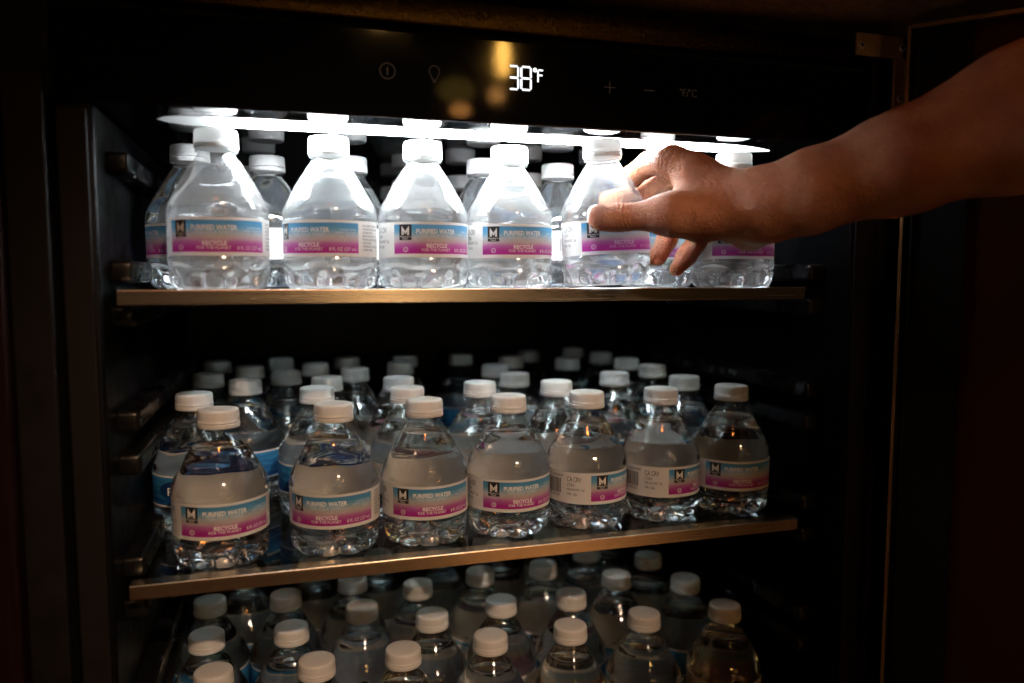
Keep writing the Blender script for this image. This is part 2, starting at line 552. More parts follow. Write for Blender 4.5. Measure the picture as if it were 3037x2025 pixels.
def seven(bm, x, z, wd, h, segs, t=0.0010):
    g = t * 0.62
    zm = z + h / 2
    S = {'a': (x + g, z + h, x + wd - g, z + h), 'g': (x + g, zm, x + wd - g, zm), 'd': (x + g, z, x + wd - g, z),
         'f': (x, zm + g, x, z + h - g), 'b': (x + wd, zm + g, x + wd, z + h - g),
         'e': (x, z + g, x, zm - g), 'c': (x + wd, z + g, x + wd, zm - g)}
    for s in segs:
        bar(bm, *S[s], t)


for ch, x, wd, segs in (('3', 0.2434, 0.0062, 'abgcd'), ('8', 0.2518, 0.0066, 'abcdefg')):
    bm = bmesh.new()
    seven(bm, x, 0.1318, wd, 0.0148, segs)
    sub('digit', bm, M['digit'], panel)
bm = bmesh.new()
arc(bm, 0.2613, 0.1451, 0.00105, 0, 2 * math.pi, 0.0006, 14)
bar(bm, 0.2634, 0.1375, 0.2634, 0.1448, 0.0008)
bar(bm, 0.2637, 0.1452, 0.2668, 0.1452, 0.0008)
bar(bm, 0.2640, 0.1419, 0.2664, 0.1419, 0.0008)
sub('degree_sign', bm, M['digit'], panel)
bm = bmesh.new()
arc(bm, 0.1634, 0.1375, 0.0048, 0, 2 * math.pi, 0.0008, 28)
bar(bm, 0.1634, 0.1351, 0.1634, 0.1399, 0.0012)
sub('power_icon', bm, M['icon'], panel)
bm = bmesh.new()
arc(bm, 0.1934, 0.1396, 0.0033, -0.5, math.pi + 0.5, 0.0006, 18)
bar(bm, 0.1934 - 0.0029, 0.1380, 0.1934 - 0.0013, 0.1343, 0.0006)
bar(bm, 0.1934 + 0.0029, 0.1380, 0.1934 + 0.0013, 0.1343, 0.0006)
bar(bm, 0.1934 - 0.0013, 0.1341, 0.1934 + 0.0013, 0.1341, 0.0006)
bar(bm, 0.1934 - 0.0011, 0.1329, 0.1934 + 0.0011, 0.1329, 0.0011)
sub('bulb_icon', bm, M['icon'], panel)
bm = bmesh.new()
bar(bm, 0.3112, 0.1374, 0.3192, 0.1374, 0.0006)
bar(bm, 0.3152, 0.1334, 0.3152, 0.1414, 0.0006)
sub('plus_icon', bm, M['icon'], panel)
bm = bmesh.new()
bar(bm, 0.3410, 0.1373, 0.3488, 0.1373, 0.0007)
sub('minus_icon', bm, M['icon'], panel)
bm = bmesh.new()
X0 = 0.3690
arc(bm, X0 + 0.0003, 0.1394, 0.0006, 0, 2 * math.pi, 0.00035, 10)
bar(bm, X0 + 0.0022, 0.1350, X0 + 0.0022, 0.1399, 0.0005)
bar(bm, X0 + 0.0022, 0.1397, X0 + 0.0047, 0.1397, 0.0005)
bar(bm, X0 + 0.0022, 0.1377, X0 + 0.0042, 0.1377, 0.0005)
bar(bm, X0 + 0.0050, 0.1347, X0 + 0.0067, 0.1402, 0.00045)
arc(bm, X0 + 0.0077, 0.1394, 0.0006, 0, 2 * math.pi, 0.00035, 10)
arc(bm, X0 + 0.0115, 0.13745, 0.0024, 0.75, 2 * math.pi - 0.75, 0.0005, 16, 0.85)
sub('unit_icon', bm, M['icon'], panel)

# light strip recessed in the ceiling: a long rounded diffuser
bm = bmesh.new()
LX0, LX1, LY0, LY1 = 0.0220, 0.4740, 0.0170, 0.0495
cyl = (LY0 + LY1) / 2
hw = (LY1 - LY0) / 2
nseg = 80
rows = []
for i in range(nseg + 1):
    x = LX0 + (LX1 - LX0) * i / nseg
    e0 = min(1.0, (x - LX0) / 0.030)
    e1 = min(1.0, (LX1 - x) / 0.055)
    wy = hw * math.sqrt(max(0.0, 1 - (1 - e0) ** 2)) * (1 - (1 - e1) ** 2) + 0.0004
    rows.append([bm.verts.new((x, cyl + wy * s, 0.1084 - 0.0005 * (1 - s * s) * min(e0, e1))) for s in (-1, -0.6, 0, 0.6, 1)])
for a_, b_ in zip(rows, rows[1:]):
    for j in range(4):
        bm.faces.new((a_[j], a_[j + 1], b_[j + 1], b_[j]))
bmesh.ops.recalc_face_normals(bm, faces=bm.faces[:])
for f in bm.faces:
    if f.normal.z > 0:
        f.normal_flip()
cpart(link('light_strip', from_bm(bm, 'light_strip', True), M['led']))

# shelf rails moulded into both side walls
for k in range(-1, 6):
    for (z0, z1) in ((0.004, 0.018), (-0.0235, -0.0098)):
        for side in (0, 1):
            x0, x1 = ((XL - 0.002, 0.0078), (0.5020, XR + 0.002))[side]
            if z1 - 0.0947 * k > 0.108:
                continue
            cpart(box('shelf_rail', (x0, 0.016, z0 - 0.0947 * k), (x1, 0.40, z1 - 0.0947 * k), M['rail'], bevel=0.0032, seg=3))

# shelves
SHELF_Z = (0.0, -0.1843, -0.378)
for z in SHELF_Z:
    s = cpart(box('shelf', (0.0010, 0.0115, z - 0.0050), (0.4998, 0.395, z - 0.0008), M['glass']))
    bm = bmesh.new()
    add_box(bm, (0.0, 0.0, z - 0.0095), (0.487, 0.0115, z))
    bmesh.ops.bevel(bm, geom=bm.edges[:], offset=0.0007, segments=2, affect='EDGES', profile=0.5)
    link('shelf_trim', from_bm(bm, 'shelf_trim', 'bevel'), M['steel'], s)
    box('glass_support', (0.0005, 0.0118, z - 0.0092), (0.4865, 0.0132, z - 0.0052), M['black'], s)

# hinge bracket with its three screws
bm = bmesh.new()
add_box(bm, (0.5135, -0.0155, 0.1740), (0.5560, -0.0128, 0.1905))
add_box(bm, (0.5485, -0.0155, 0.1340), (0.5600, -0.0128, 0.1739))
bmesh.ops.bevel(bm, geom=bm.edges[:], offset=0.0008, segments=2, affect='EDGES', profile=0.5)
hinge = cpart(link('hinge_bracket', from_bm(bm, 'hinge_bracket'), M['hinge']))
cpart(box('dark_gap_filler', (0.530, -0.0120, -0.60), (0.566, 0.03, 0.192), M['black']))  # black box standing in for the dark empty gap between rim and door


def screw(x, z, r=0.0030):
    bm = bmesh.new()
    n = 20
    r0 = [bm.verts.new((x + r * math.cos(2 * math.pi * i / n), -0.0154, z + r * math.sin(2 * math.pi * i / n))) for i in range(n)]
    r1 = [bm.verts.new((x + r * .8 * math.cos(2 * math.pi * i / n), -0.0166, z + r * .8 * math.sin(2 * math.pi * i / n))) for i in range(n)]
    for i in range(n):
        bm.faces.new((r0[i], r0[(i + 1) % n], r1[(i + 1) % n], r1[i]))
    bm.faces.new(r1[::-1])
    for a in (0.3, 0.3 + math.pi / 2):
        dx, dz = r * .55 * math.cos(a), r * .55 * math.sin(a)
        nf = len(bm.faces)
        bar(bm, x - dx, z - dz, x + dx, z + dz, r * 0.3, -0.01675, -0.0164)
        bm.faces.ensure_lookup_table()
        for f in bm.faces[nf:]:
            f.material_index = 1
    bmesh.ops.recalc_face_normals(bm, faces=bm.faces[:])
    me = from_bm(bm, 'screw')
    link('screw', me, [M['screw'], M['black']], hinge)


screw(0.5545, 0.1820)
screw(0.5545, 0.1440)
screw(0.5175, 0.1810)

# the open door, swung out to the right
door = empty('door', (0.5405, -0.040, 0), None)
door.rotation_euler = (0, 0, math.atan2(-0.745, 0.667))
DM = door.matrix_basis
cpart(door)
link('door_edge', from_bm((lambda b_: (add_box(b_, (-0.0022, -0.0070, -0.60), (-0.0001, 0.036, 0.188)), b_)[1])(bmesh.new()), 'door_edge'), M['door_edge'], door)
link('gasket', from_bm((lambda b_: (add_box(b_, (0.0, -0.004, -0.60), (0.040, 0.036, 0.186)), b_)[1])(bmesh.new()), 'gasket'), M['gasket'], door)
link('gasket_lip', from_bm((lambda b_: (add_box(b_, (0.0045, -0.0062, -0.60), (0.0060, -0.0041, 0.185)), b_)[1])(bmesh.new()), 'gasket_lip'), M['rim'], door)
link('door_panel', from_bm((lambda b_: (add_box(b_, (0.0402, -0.001, -0.60), (0.55, 0.036, 0.186)), b_)[1])(bmesh.new()), 'door_panel'), M['doorpanel'], door)
link('door_top_edge', from_bm((lambda b_: (add_box(b_, (0.0002, -0.0065, 0.1862), (0.55, 0.036, 0.1890)), b_)[1])(bmesh.new()), 'door_top_edge'), M['door_edge'], door)

# ------------------------------------------------------------------ counter and cabinet round the cooler
bm = bmesh.new()
add_box(bm, (-0.35, -0.095, 0.2005), (1.1, 0.45, 0.235))
bmesh.ops.bevel(bm, geom=bm.edges[:], offset=0.004, segments=2, affect='EDGES', profile=0.5)
ct = link('countertop', from_bm(bm, 'countertop', 'bevel'), M['granite'])
tag(ct, 'brown speckled granite countertop overhanging the cooler', 'countertop')
cab = empty('wood_cabinet', (-0.15, 0.1, -0.62))
tag(cab, 'dark cherry wood cabinet beside the cooler at the frame edge', 'cabinet')
for nm, lo, hi, mm in (('side_panel', (-0.40, -0.032, -0.62), (-0.0500, 0.42, 0.199), M['wood']), ('stile', (-0.0492, -0.022, -0.62), (-0.0285, 0.42, 0.199), M['stile'])):
    o = box(nm, lo, hi, mm, cab, bevel=0.001)
    o.matrix_parent_inverse = Matrix.Translation(-Vector(cab.location))

fl = link('floor', from_bm((lambda b_: (add_box(b_, (-3, -4.5, -0.78), (4, 0.45, -0.75)), b_)[1])(bmesh.new()), 'floor'), simple('floor_boards', (0.30, 0.18, 0.095), 0.45, noise_amt=0.1, noise_scale=6, stretch=(1, 8, 1)))
tag(fl, kind='structure')

# ------------------------------------------------------------------ bottle
RB = 0.0319
PROFILE = [(0.0042, 0.0001), (0.0038, 0.010), (0.0015, 0.0185), (0.0002, 0.0225), (0.0000, 0.0250), (0.0010, 0.0280), (0.0030, 0.0296), (0.0055, 0.0304),
           (0.0080, 0.0309), (0.0105, 0.0313), (0.0125, 0.0315), (0.0136, 0.0307), (0.0146, 0.0307), (0.0156, 0.0315), (0.0180, 0.0318), (0.0205, RB), (0.0212, 0.0315), (0.0220, 0.0314), (0.0340, 0.0314), (0.0452, 0.0314),
           (0.0460, 0.0316), (0.0468, RB), (0.0480, 0.0319), (0.0493, 0.0318), (0.0506, 0.0317), (0.0520, 0.03155), (0.0535, 0.0312), (0.0552, 0.0307), (0.0575, 0.0297), (0.0602, 0.0282), (0.0628, 0.0267),
           (0.0678, 0.0239), (0.0729, 0.0211), (0.0790, 0.0174), (0.0835, 0.0144), (0.0860, 0.0125), (0.0876, 0.0116), (0.0890, 0.0114), (0.0893, 0.0132), (0.0903, 0.0133), (0.0906, 0.0114), (0.0925, 0.0113), (0.1000, 0.0113)]
NSEG = 120


def bottle_point(z, r, th):
    if z < 0.0125:
        a = min(1.0, max(0.0, (0.0122 - z) / 0.004)) * min(1.0, r / 0.024)
        g = abs(math.cos(5 * th)) ** 12
        r -= 0.0048 * a * g
        r += 0.0004 * a * math.cos(10 * th + math.pi)
    if 0.0125 <= z <= 0.016:
        z += 0.0014 * math.cos(5 * th)
    if 0.047 < z < 0.0545:
        for k in range(6):
            d = math.atan2(math.sin(th - k * math.pi / 3), math.cos(th - k * math.pi / 3)) * RB / 0.0046
            q = d * d + ((z - 0.0508) / 0.0026) ** 2
            if q < 1:
                r -= 0.0010 * (1 - q) ** 0.7
    if 0.056 < z < 0.085:
        r += 0.00018 * math.sin(3 * th + z * 300) + 0.00012 * math.sin(7 * th - z * 420)
    return (r * math.cos(th), r * math.sin(th), z)


def revolve(profile, inset=0.0, fill=None):
    bm = bmesh.new()
    pr = []
    for i, (z, r) in enumerate(profile):
        if fill is not None and z > fill:
            z0, r0 = profile[i - 1]
            t = (fill - z0) / (z - z0)
            pr.append((fill, r0 + (r - r0) * t))
            break
        pr.append((z, r))
    rings = []
    for z, r in pr:
        ring = []
        for s in range(NSEG):
            p = bottle_point(z, r, 2 * math.pi * s / NSEG)
            rr = math.hypot(p[0], p[1])
            k = max(0.0001, rr - inset) / rr if rr > 0.0012 else 1
            ring.append(bm.verts.new((p[0] * k, p[1] * k, (p[2] + inset * (1.0 if p[2] < 0.004 else 0.0)))))
        rings.append(ring)
    for a_, b_ in zip(rings, rings[1:]):
        for s in range(NSEG):
            bm.faces.new((a_[s], a_[(s + 1) % NSEG], b_[(s + 1) % NSEG], b_[s]))
    bm.faces.new(rings[0][::-1])
    if fill is not None:
        # flat water surface with a tiny meniscus
        for v in rings[-1]:
            v.co.z += 0.0004
        last = rings[-1]
        inner = [bm.verts.new((v.co.x * 0.93, v.co.y * 0.93, fill - 0.0001)) for v in last]
        for s in range(NSEG):
            bm.faces.new((last[s], last[(s + 1) % NSEG], inner[(s + 1) % NSEG], inner[s]))
        f = bm.faces.new(inner)
        me = from_bm(bm, 'water', True)
        return me
    return from_bm(bm, 'bottle_body', True)


ME = {'body': revolve(PROFILE)}
FILLS = (0.0775, 0.0795, 0.0750, 0.0868)
ME['water'] = [revolve(PROFILE, 0.0004, f) for f in FILLS]


def ring_mesh(name, prof, nseg, knurl=None):
    bm = bmesh.new()
    rings = []
    for z, r in prof:
        ring = []
        for s in range(nseg):
            th = 2 * math.pi * s / nseg
            rr = r
            if knurl and knurl[0] < z < knurl[1] and s % 2:
                rr -= 0.0004
            ring.append(bm.verts.new((rr * math.cos(th), rr * math.sin(th), z)))
        rings.append(ring)
    for a_, b_ in zip(rings, rings[1:]):
        for s in range(nseg):
            bm.faces.new((a_[s], a_[(s + 1) % nseg], b_[(s + 1) % nseg], b_[s]))
    bm.faces.new(rings[-1])
    bm.faces.new(rings[0][::-1])
    return from_bm(bm, name, True)


ME['cap'] = ring_mesh('cap', [(0.0945, 0.0118), (0.0945, 0.0136), (0.0949, 0.0139), (0.0953, 0.0139), (0.0957, 0.01375), (0.0975, 0.01365), (0.1010, 0.0136), (0.1022, 0.0134), (0.1030, 0.0129), (0.1033, 0.0120), (0.1034, 0.0080), (0.1033, 0.0006)], 120, (0.0955, 0.1025))
ME['band'] = ring_mesh('tamper_band', [(0.0912, 0.0117), (0.0912, 0.0138), (0.0916, 0.01395), (0.0938, 0.01395), (0.0942, 0.0138), (0.0942, 0.0118)], 60)

# label film: outer printed face and pale inner face
LZ0, LZ1, LR = 0.0217, 0.0456, 0.03165


def label_mesh(kind):
    bm = bmesh.new()
    uvl = bm.loops.layers.uv.new('UVMap')
    n = 96
    for (rr, mi, flip) in ((LR, 0, False),):
        lo, hi = [], []
        for s in range(n + 1):
            th = 2 * math.pi * s / n
            wob = 0.00008 * math.sin(5 * th)
            lo.append(bm.verts.new((rr * math.cos(th), rr * math.sin(th), LZ0 + wob)))
            hi.append(bm.verts.new((rr * math.cos(th), rr * math.sin(th), LZ1 + wob)))
        for s in range(n):
            vs = (lo[s], lo[s + 1], hi[s + 1], hi[s])
            uvs = ((s / n, 0), ((s + 1) / n, 0), ((s + 1) / n, 1), (s / n, 1))
            if flip:
                vs, uvs = vs[::-1], uvs[::-1]
            f = bm.faces.new(vs)
            f.material_index = mi
            for l, u in zip(f.loops, uvs):
                l[uvl].uv = u
    me = from_bm(bm, 'label', True)
    return me


# lettering wrapped round the label
_font_cache = {}


def text_polys(s, bold):
    key = (s, bold)
    if key not in _font_cache:
        cu = bpy.data.curves.new('lettering_source', 'FONT')
        cu.body = s
        cu.resolution_u = 2
        cu.offset = 0.022 if bold else 0.0
        ob = bpy.data.objects.new('lettering_source', cu)
        COL.objects.link(ob)
        dg = bpy.context.evaluated_depsgraph_get()
        ev = ob.evaluated_get(dg)
        me = ev.to_mesh()
        vs = [(v.co.x, v.co.y) for v in me.vertices]
        fs = [tuple(p.vertices) for p in me.polygons]
        ev.to_mesh_clear()
        bpy.data.objects.remove(ob)
        bpy.data.curves.remove(cu)
        _font_cache[key] = (vs, fs)
    return _font_cache[key]


def wrap(bm, x, z, dr, r=LR):
    """x is an angle in degrees from the panel's left edge."""
    th = math.radians(x)
    return bm.verts.new(((r + dr) * math.cos(th), (r + dr) * math.sin(th), z))


PH0, PH1 = LZ0 + 0.10 * (LZ1 - LZ0), LZ0 + 0.925 * (LZ1 - LZ0)


def zf(frac):
    """Height from a fraction measured down from the top of the picture panel."""
    return PH1 - frac * (PH1 - PH0)


def text(bm, s, a0, a1, f0, f1, bold=False, dr=0.00010):
    vs, fs = text_polys(s, bold)
    xs = [v[0] for v in vs]; ys = [v[1] for v in vs]
    x0, x1, y0, y1 = min(xs), max(xs), min(ys), max(ys)
    ztop, zbot = zf(f0), zf(f1)
    nv = [wrap(bm, a0 + (v[0] - x0) / (x1 - x0) * (a1 - a0), zbot + (v[1] - y0) / (y1 - y0) * (ztop - zbot), dr) for v in vs]
    for f in fs:
        try:
            bm.faces.new([nv[i] for i in f])
        except ValueError:
            pass


def strip(bm, a0, a1, f0, f1, dr, n=6):
    prev = None
    for i in range(n + 1):
        a = a0 + (a1 - a0) * i / n
        cur = (wrap(bm, a, zf(f1), dr), wrap(bm, a, zf(f0), dr))
        if prev:
            bm.faces.new((prev[0], cur[0], cur[1], prev[1]))
        prev = cur


def quad(bm, pts, dr):
    bm.faces.new([wrap(bm, a, zf(f), dr) for a, f in pts])


def finish(bm, name):
    bmesh.ops.recalc_face_normals(bm, faces=bm.faces[:])
    for f in bm.faces:
        c = f.calc_center_median()
        if f.normal.x * c.x + f.normal.y * c.y < 0:
            f.normal_flip()
    return from_bm(bm, name)


def ring_band(bm, ca, cf, ra, rf, t, dr, n=18):
    o = [(ca + ra * math.cos(2 * math.pi * i / n), cf + rf * math.sin(2 * math.pi * i / n)) for i in range(n)]
    k = [(ca + ra * (1 - t) * math.cos(2 * math.pi * i / n), cf + rf * (1 - t) * math.sin(2 * math.pi * i / n)) for i in range(n)]
    for i in range(n):
        j = (i + 1) % n
        quad(bm, (o[i], o[j], k[j], k[i]), dr)


def pink_prints():
    white = bmesh.new()
    text(white, 'PURIFIED WATER', 30, 81, 0.155, 0.315, True)
    text(white, 'RECYCLE', 42.5, 69, 0.655, 0.795, True)
    text(white, 'FOR THE PLANET', 36.5, 73.5, 0.82, 0.915)
    text(white, '8 FL OZ (237 mL)', 80.5, 114.5, 0.81, 0.965)
    ring_band(white, 16.2, 0.855, 3.3, 0.085, 0.2, 0.0001)
    text(white, 'U', 14.9, 17.5, 0.81, 0.90)
    pale = bmesh.new()
    text(pale, 'FOR YOUR THIRST', 35.5, 76, 0.335, 0.435)
    text(pale, 'PURIFIED WATER', 93, 113.5, 0.20, 0.265)
    text(pale, 'MINERAL ENHANCED', 88, 113.5, 0.29, 0.355)
    text(pale, 'FOR TASTE', 101, 113.5, 0.38, 0.445)
    logo = bmesh.new()
    strip(logo, 8, 24, 0.0, 0.535, 0.00006)
    logow = bmesh.new()
    # the double stroked M
    d = 0.00013
    for s in (-1, 1):
        c = 16
        def X(a):
            return c + s * a
        quad(logow, ((X(4.9), 0.05), (X(4.9), 0.09), (X(0.0), 0.265), (X(0.0), 0.225)), d)
        quad(logow, ((X(4.9), 0.105), (X(4.9), 0.36), (X(3.7), 0.36), (X(3.7), 0.15)), d)
        quad(logow, ((X(3.2), 0.165), (X(3.2), 0.36), (X(2.2), 0.36), (X(2.2), 0.205)), d)
        quad(logow, ((X(3.7), 0.145), (X(3.7), 0.185), (X(0.0), 0.325), (X(0.0), 0.285)), d)
    text(logow, "Member's", 9.2, 22.8, 0.385, 0.445, False, d)
    text(logow, 'Mark', 12.5, 19.6, 0.46, 0.515, False, d)
    black = bmesh.new()
    text(black, 'CA CRV', -34, -13.5, 0.075, 0.275)
    text(black, 'CTRV', -34, -23, 0.34, 0.46)
    text(black, 'ME-HI-NY: 5\u00a2', -34, -9, 0.52, 0.645)
    text(black, 'OR: 10\u00a2', -34, -19.5, 0.70, 0.825)
    text(black, '#9569   NV24440', -79, -40, 0.03, 0.13)
    r2 = random.Random(3)
    a = -78.0
    while a < -44:
        wd = r2.choice((0.5, 0.5, 0.9, 1.4))
        quad(black, ((a, 0.19), (a, 0.76), (a + wd, 0.76), (a + wd, 0.19)), 0.0001)
        a += wd + r2.choice((0.5, 0.8, 1.2))
    text(black, '78742 35355', -76, -46, 0.80, 0.90)
    side = bmesh.new()
    for i, ln in enumerate(('INGREDIENTS: PURIFIED WATER, CALCIUM', 'CHLORIDE, SODIUM BICARBONATE', 'DISTRIBUTED BY:', 'BENTONVILLE, AR 72716', 'PURIFIED BY REVERSE OSMOSIS', 'NO BPA ADDED', 'WARNING: CAP IS A SMALL PART AND', 'CHOKING HAZARD')):
        text(side, ln, 124, 124 + 1.35 * len(ln), 0.035 + 0.115 * i, 0.035 + 0.115 * i + 0.078)
    return [('lettering', finish(white, 'white_lettering'), M['ink_white']), ('lettering', finish(pale, 'pale_lettering'), M['ink_pale']),
            ('emblem', finish(logo, 'emblem'), M['ink_black']), ('emblem_mark', finish(logow, 'emblem_mark'), M['ink_white']),
            ('lettering', finish(black, 'black_lettering'), M['ink_black']),
            ('lettering', finish(side, 'ingredients_lettering'), M['ink_black'])]


def blue_prints():
    oval = bmesh.new()
    n = 40
    prev = None
    for i in range(n + 1):
        a = 8 + 92 * i / n
        u = (i / n) * 2 - 1
        h = 0.40 * math.sqrt(max(0.0, 1 - abs(u) ** 2.6)) + 0.004
        cur = (wrap(oval, a, zf(0.48 + h), 0.00006), wrap(oval, a, zf(0.48 - h), 0.00006))
        if prev:
            oval.faces.new((prev[0], cur[0], cur[1], prev[1]))
        prev = cur
    white = bmesh.new()
    text(white, 'Purified', 22, 78, 0.36, 0.66, False, 0.00013)
    text(white, 'WATER', 42, 60, 0.73, 0.81, False, 0.00013)
    text(white, "Member's Mark", 48, 76, 0.19, 0.27, False, 0.00013)
    for q in range(4):
        c = ((39, 0.145), (42, 0.215), (39, 0.285), (36, 0.215))[q]
        quad(white, ((c[0], c[1] - .045), (c[0] + 1.7, c[1]), (c[0], c[1] + .045), (c[0] - 1.7, c[1])), 0.00013)
    return [('emblem', finish(oval, 'emblem_field'), M['ink_navy']), ('lettering', finish(white, 'blue_label_lettering'), M['ink_white'])]


LABEL = {'pink': (label_mesh('pink'), M['label_pink'], pink_prints()), 'blue': (label_mesh('blue'), M['label_blue'], blue_prints())}


def make_bottle(kind, shell, fill):
    root = empty('water_bottle')
    body = link('bottle_body', ME['body'].copy() if shell != 'pet' else ME['body'], M[shell], root)
    link('water', ME['water'][fill], M['water'], root)
    cap = link('cap', ME['cap'], M['cap'], root)
    link('tamper_band', ME['band'], M['cap'], cap)
    lm, mm, prints = LABEL[kind]
    lab = link('label', lm, [mm], root)
    for nm, me, m in prints:
        link(nm, me, m, lab)
    return root


def copy_thing(root):
    r = root.copy()
    COL.objects.link(r)
    for ch in root.children:
        c = ch.copy(); COL.objects.link(c); c.parent = r
        for g in ch.children:
            d = g.copy(); COL.objects.link(d); d.parent = c
    return r


PROTO = {}
CAMXY = Vector((0.0979, -0.5164))


def place(x, y, z, angle, kind, shell, fill, label, group, tilt=None):
    """angle: degrees from the bottle's side that faces the camera to the left edge of its picture panel."""
    key = (kind, shell, fill)
    if key not in PROTO:
        r = PROTO[key] = make_bottle(*key)
    else:
        r = copy_thing(PROTO[key])
    r.location = (x, y, z)
    psi = math.atan2(CAMXY.y - y, CAMXY.x - x) + math.radians(angle)
    r.rotation_mode = 'QUATERNION'
    q = Matrix.Rotation(psi, 3, 'Z').to_quaternion()
    if tilt:
        q = Vector((0, 0, 1)).rotation_difference(Vector(tilt).normalized()) @ q
    r.rotation_quaternion = q
    tag(r, label, 'water bottle', group)
    return r


GZ = 0.0006
TOPG, MIDG, LOWG = 'water bottles on the top shelf', 'water bottles on the middle shelf', 'water bottles on the bottom shelf'
TOP = [
 (0.0573, 0.0312, -61, 'pink', 1, 'fogged water bottle at the left end of the top shelf front row'),
 (0.1290, 0.0377, -82, 'pink', 0, 'fogged second bottle in the top front row, ingredients print at its right edge'),
 (0.1939, 0.0380, -38.4, 'pink', 1, 'fogged third bottle from the left end of the top front row'),
 (0.2590, 0.0415, -36.9, 'pink', 2, 'fogged top shelf bottle standing next to the one being grasped, thumb side'),
 (0.4350, 0.0225, -26.7, 'pink', 1, 'water bottle at the right end of the top shelf, half hidden by the wrist'),
 (0.3976, 0.0780, -67, 'pink', 1, 'water bottle seen between the dangling fingers, behind the hand on the top shelf'),
 (0.0338, 0.1020, -125, 'pink', 3, 'shaded bottle behind the left end of the top front row, near the side wall'),
 (0.0867, 0.1390, -205, 'pink', 3, 'bottle showing its white side in the gap between first and second top front bottles'),
 (0.1501, 0.1250, 120, 'pink', 0, 'water bottle peeking out behind the second bottle of the top front row'),
 (0.0789, 0.2050, 20, 'blue', 1, 'dim water bottle deep on the top shelf behind the first gap of the front row'),
 (0.2190, 0.1650, 60, 'pink', 1, 'dim water bottle right behind the third bottle of the top front row'),
 (0.2165, 0.2650, 10, 'blue', 1, 'dim water bottle deep on the top shelf, two behind the third front bottle'),
 (0.2130, 0.3310, 90, 'blue', 1, 'hardly visible water bottle farthest back on the top shelf'),
 (0.2562, 0.1080, 30, 'pink', 3, 'water bottle directly behind the fourth bottle of the top front row'),
 (0.2610, 0.2170, 150, 'blue', 1, 'dim bottle far behind the gap between third and fourth top front bottles'),
 (0.3170, 0.1830, 80, 'pink', 1, 'dim bottle two rows behind the gap beside the grasped bottle on top shelf'),
 (0.3236, 0.1170, 55, 'pink', 3, 'second row bottle with barcode outward in the gap beside the grasped bottle'),
 (0.3830, 0.1820, 0, 'blue', 1, 'dim water bottle on the top shelf deep behind the curled fingers'),
]
for x, y, a, kd, fl, lb in TOP:
    place(x, y, -GZ, a, kd, 'pet_fog' if y < 0.09 else 'pet_mist', fl, lb, TOPG)
place(0.3240, 0.0095, 0.0020, -31, 'pink', 'pet_fog', 1, 'water bottle gripped between the thumb and fingers of the hand, overhanging the shelf edge', TOPG, (-0.045, 0.013, 1.0))

MID = [
 (0.0524, 0.0415, -51.4, 'pink', 0, 'clear water bottle at the left end of the middle shelf front row'),
 (0.1291, 0.0429, -66.5, 'pink', 0, 'clear second bottle in the middle front row, ingredients print at its right edge'),
 (0.1945, 0.0446, -45.4, 'pink', 1, 'clear third bottle from the left end of the middle front row'),
 (0.2590, 0.0446, -35.7, 'pink', 0, 'clear water bottle in the centre of the middle shelf front row'),
 (0.3235, 0.0459, 7, 'pink', 1, 'clear fifth bottle in the middle front row, barcode and black print facing out'),
 (0.3880, 0.0463, 13, 'pink', 0, 'clear bottle with barcode facing out, second from the right end of middle front row'),
 (0.4525, 0.0462, -36, 'pink', 0, 'dim water bottle at the right end of the middle shelf front row'),
 (0.0286, 0.1226, -62, 'blue', 1, 'water bottle with a dark blue label behind the left end of the middle front row'),
 (0.1211, 0.1290, -30, 'blue', 1, 'water bottle with a blue label directly behind the second bottle of the middle front row'),
 (0.1919, 0.1090, 100, 'pink', 0, 'white capped bottle just behind the third bottle of the middle front row'),
 (0.2563, 0.1236, 160, 'pink', 0, 'white capped bottle behind the gap between third and fourth middle front bottles'),
 (0.3211, 0.1103, -60, 'pink', 1, 'white capped bottle just behind the fifth bottle of the middle front row'),
 (0.4440, 0.1100, 140, 'pink', 0, 'white capped bottle behind the gap between sixth and last middle front bottles'),
 (0.3935, 0.1511, -40, 'blue', 1, 'bright capped blue label bottle behind the gap between fifth and sixth middle front bottles'),
]
for x, y, a, kd, fl, lb in MID:
    place(x, y, SHELF_Z[1] - GZ, a, kd, 'pet', fl, lb, MIDG)

ORD = ('first', 'second', 'third', 'fourth', 'fifth', 'sixth', 'seventh', 'eighth')


def rows(pts, bounds, first, shelf_word, z, group, phrase):
    done = 0
    for k, (lo, hi) in enumerate(zip(bounds, bounds[1:])):
        row = sorted(p for p in pts if lo <= p[1] < hi)
        for i, p in enumerate(row):
            lb = '%s %s shelf bottle, %s from the left wall in the %s' % (phrase[min(k, len(phrase) - 1)], shelf_word, ORD[i], 'front row' if first + k == 1 else ORD[first + k - 1] + ' row back')
            kd = rnd.choice(('pink', 'blue'))
            place(p[0], p[1], z - GZ, rnd.uniform(-180, 180), kd, 'pet', rnd.choice((0, 1, 2)), lb, group)


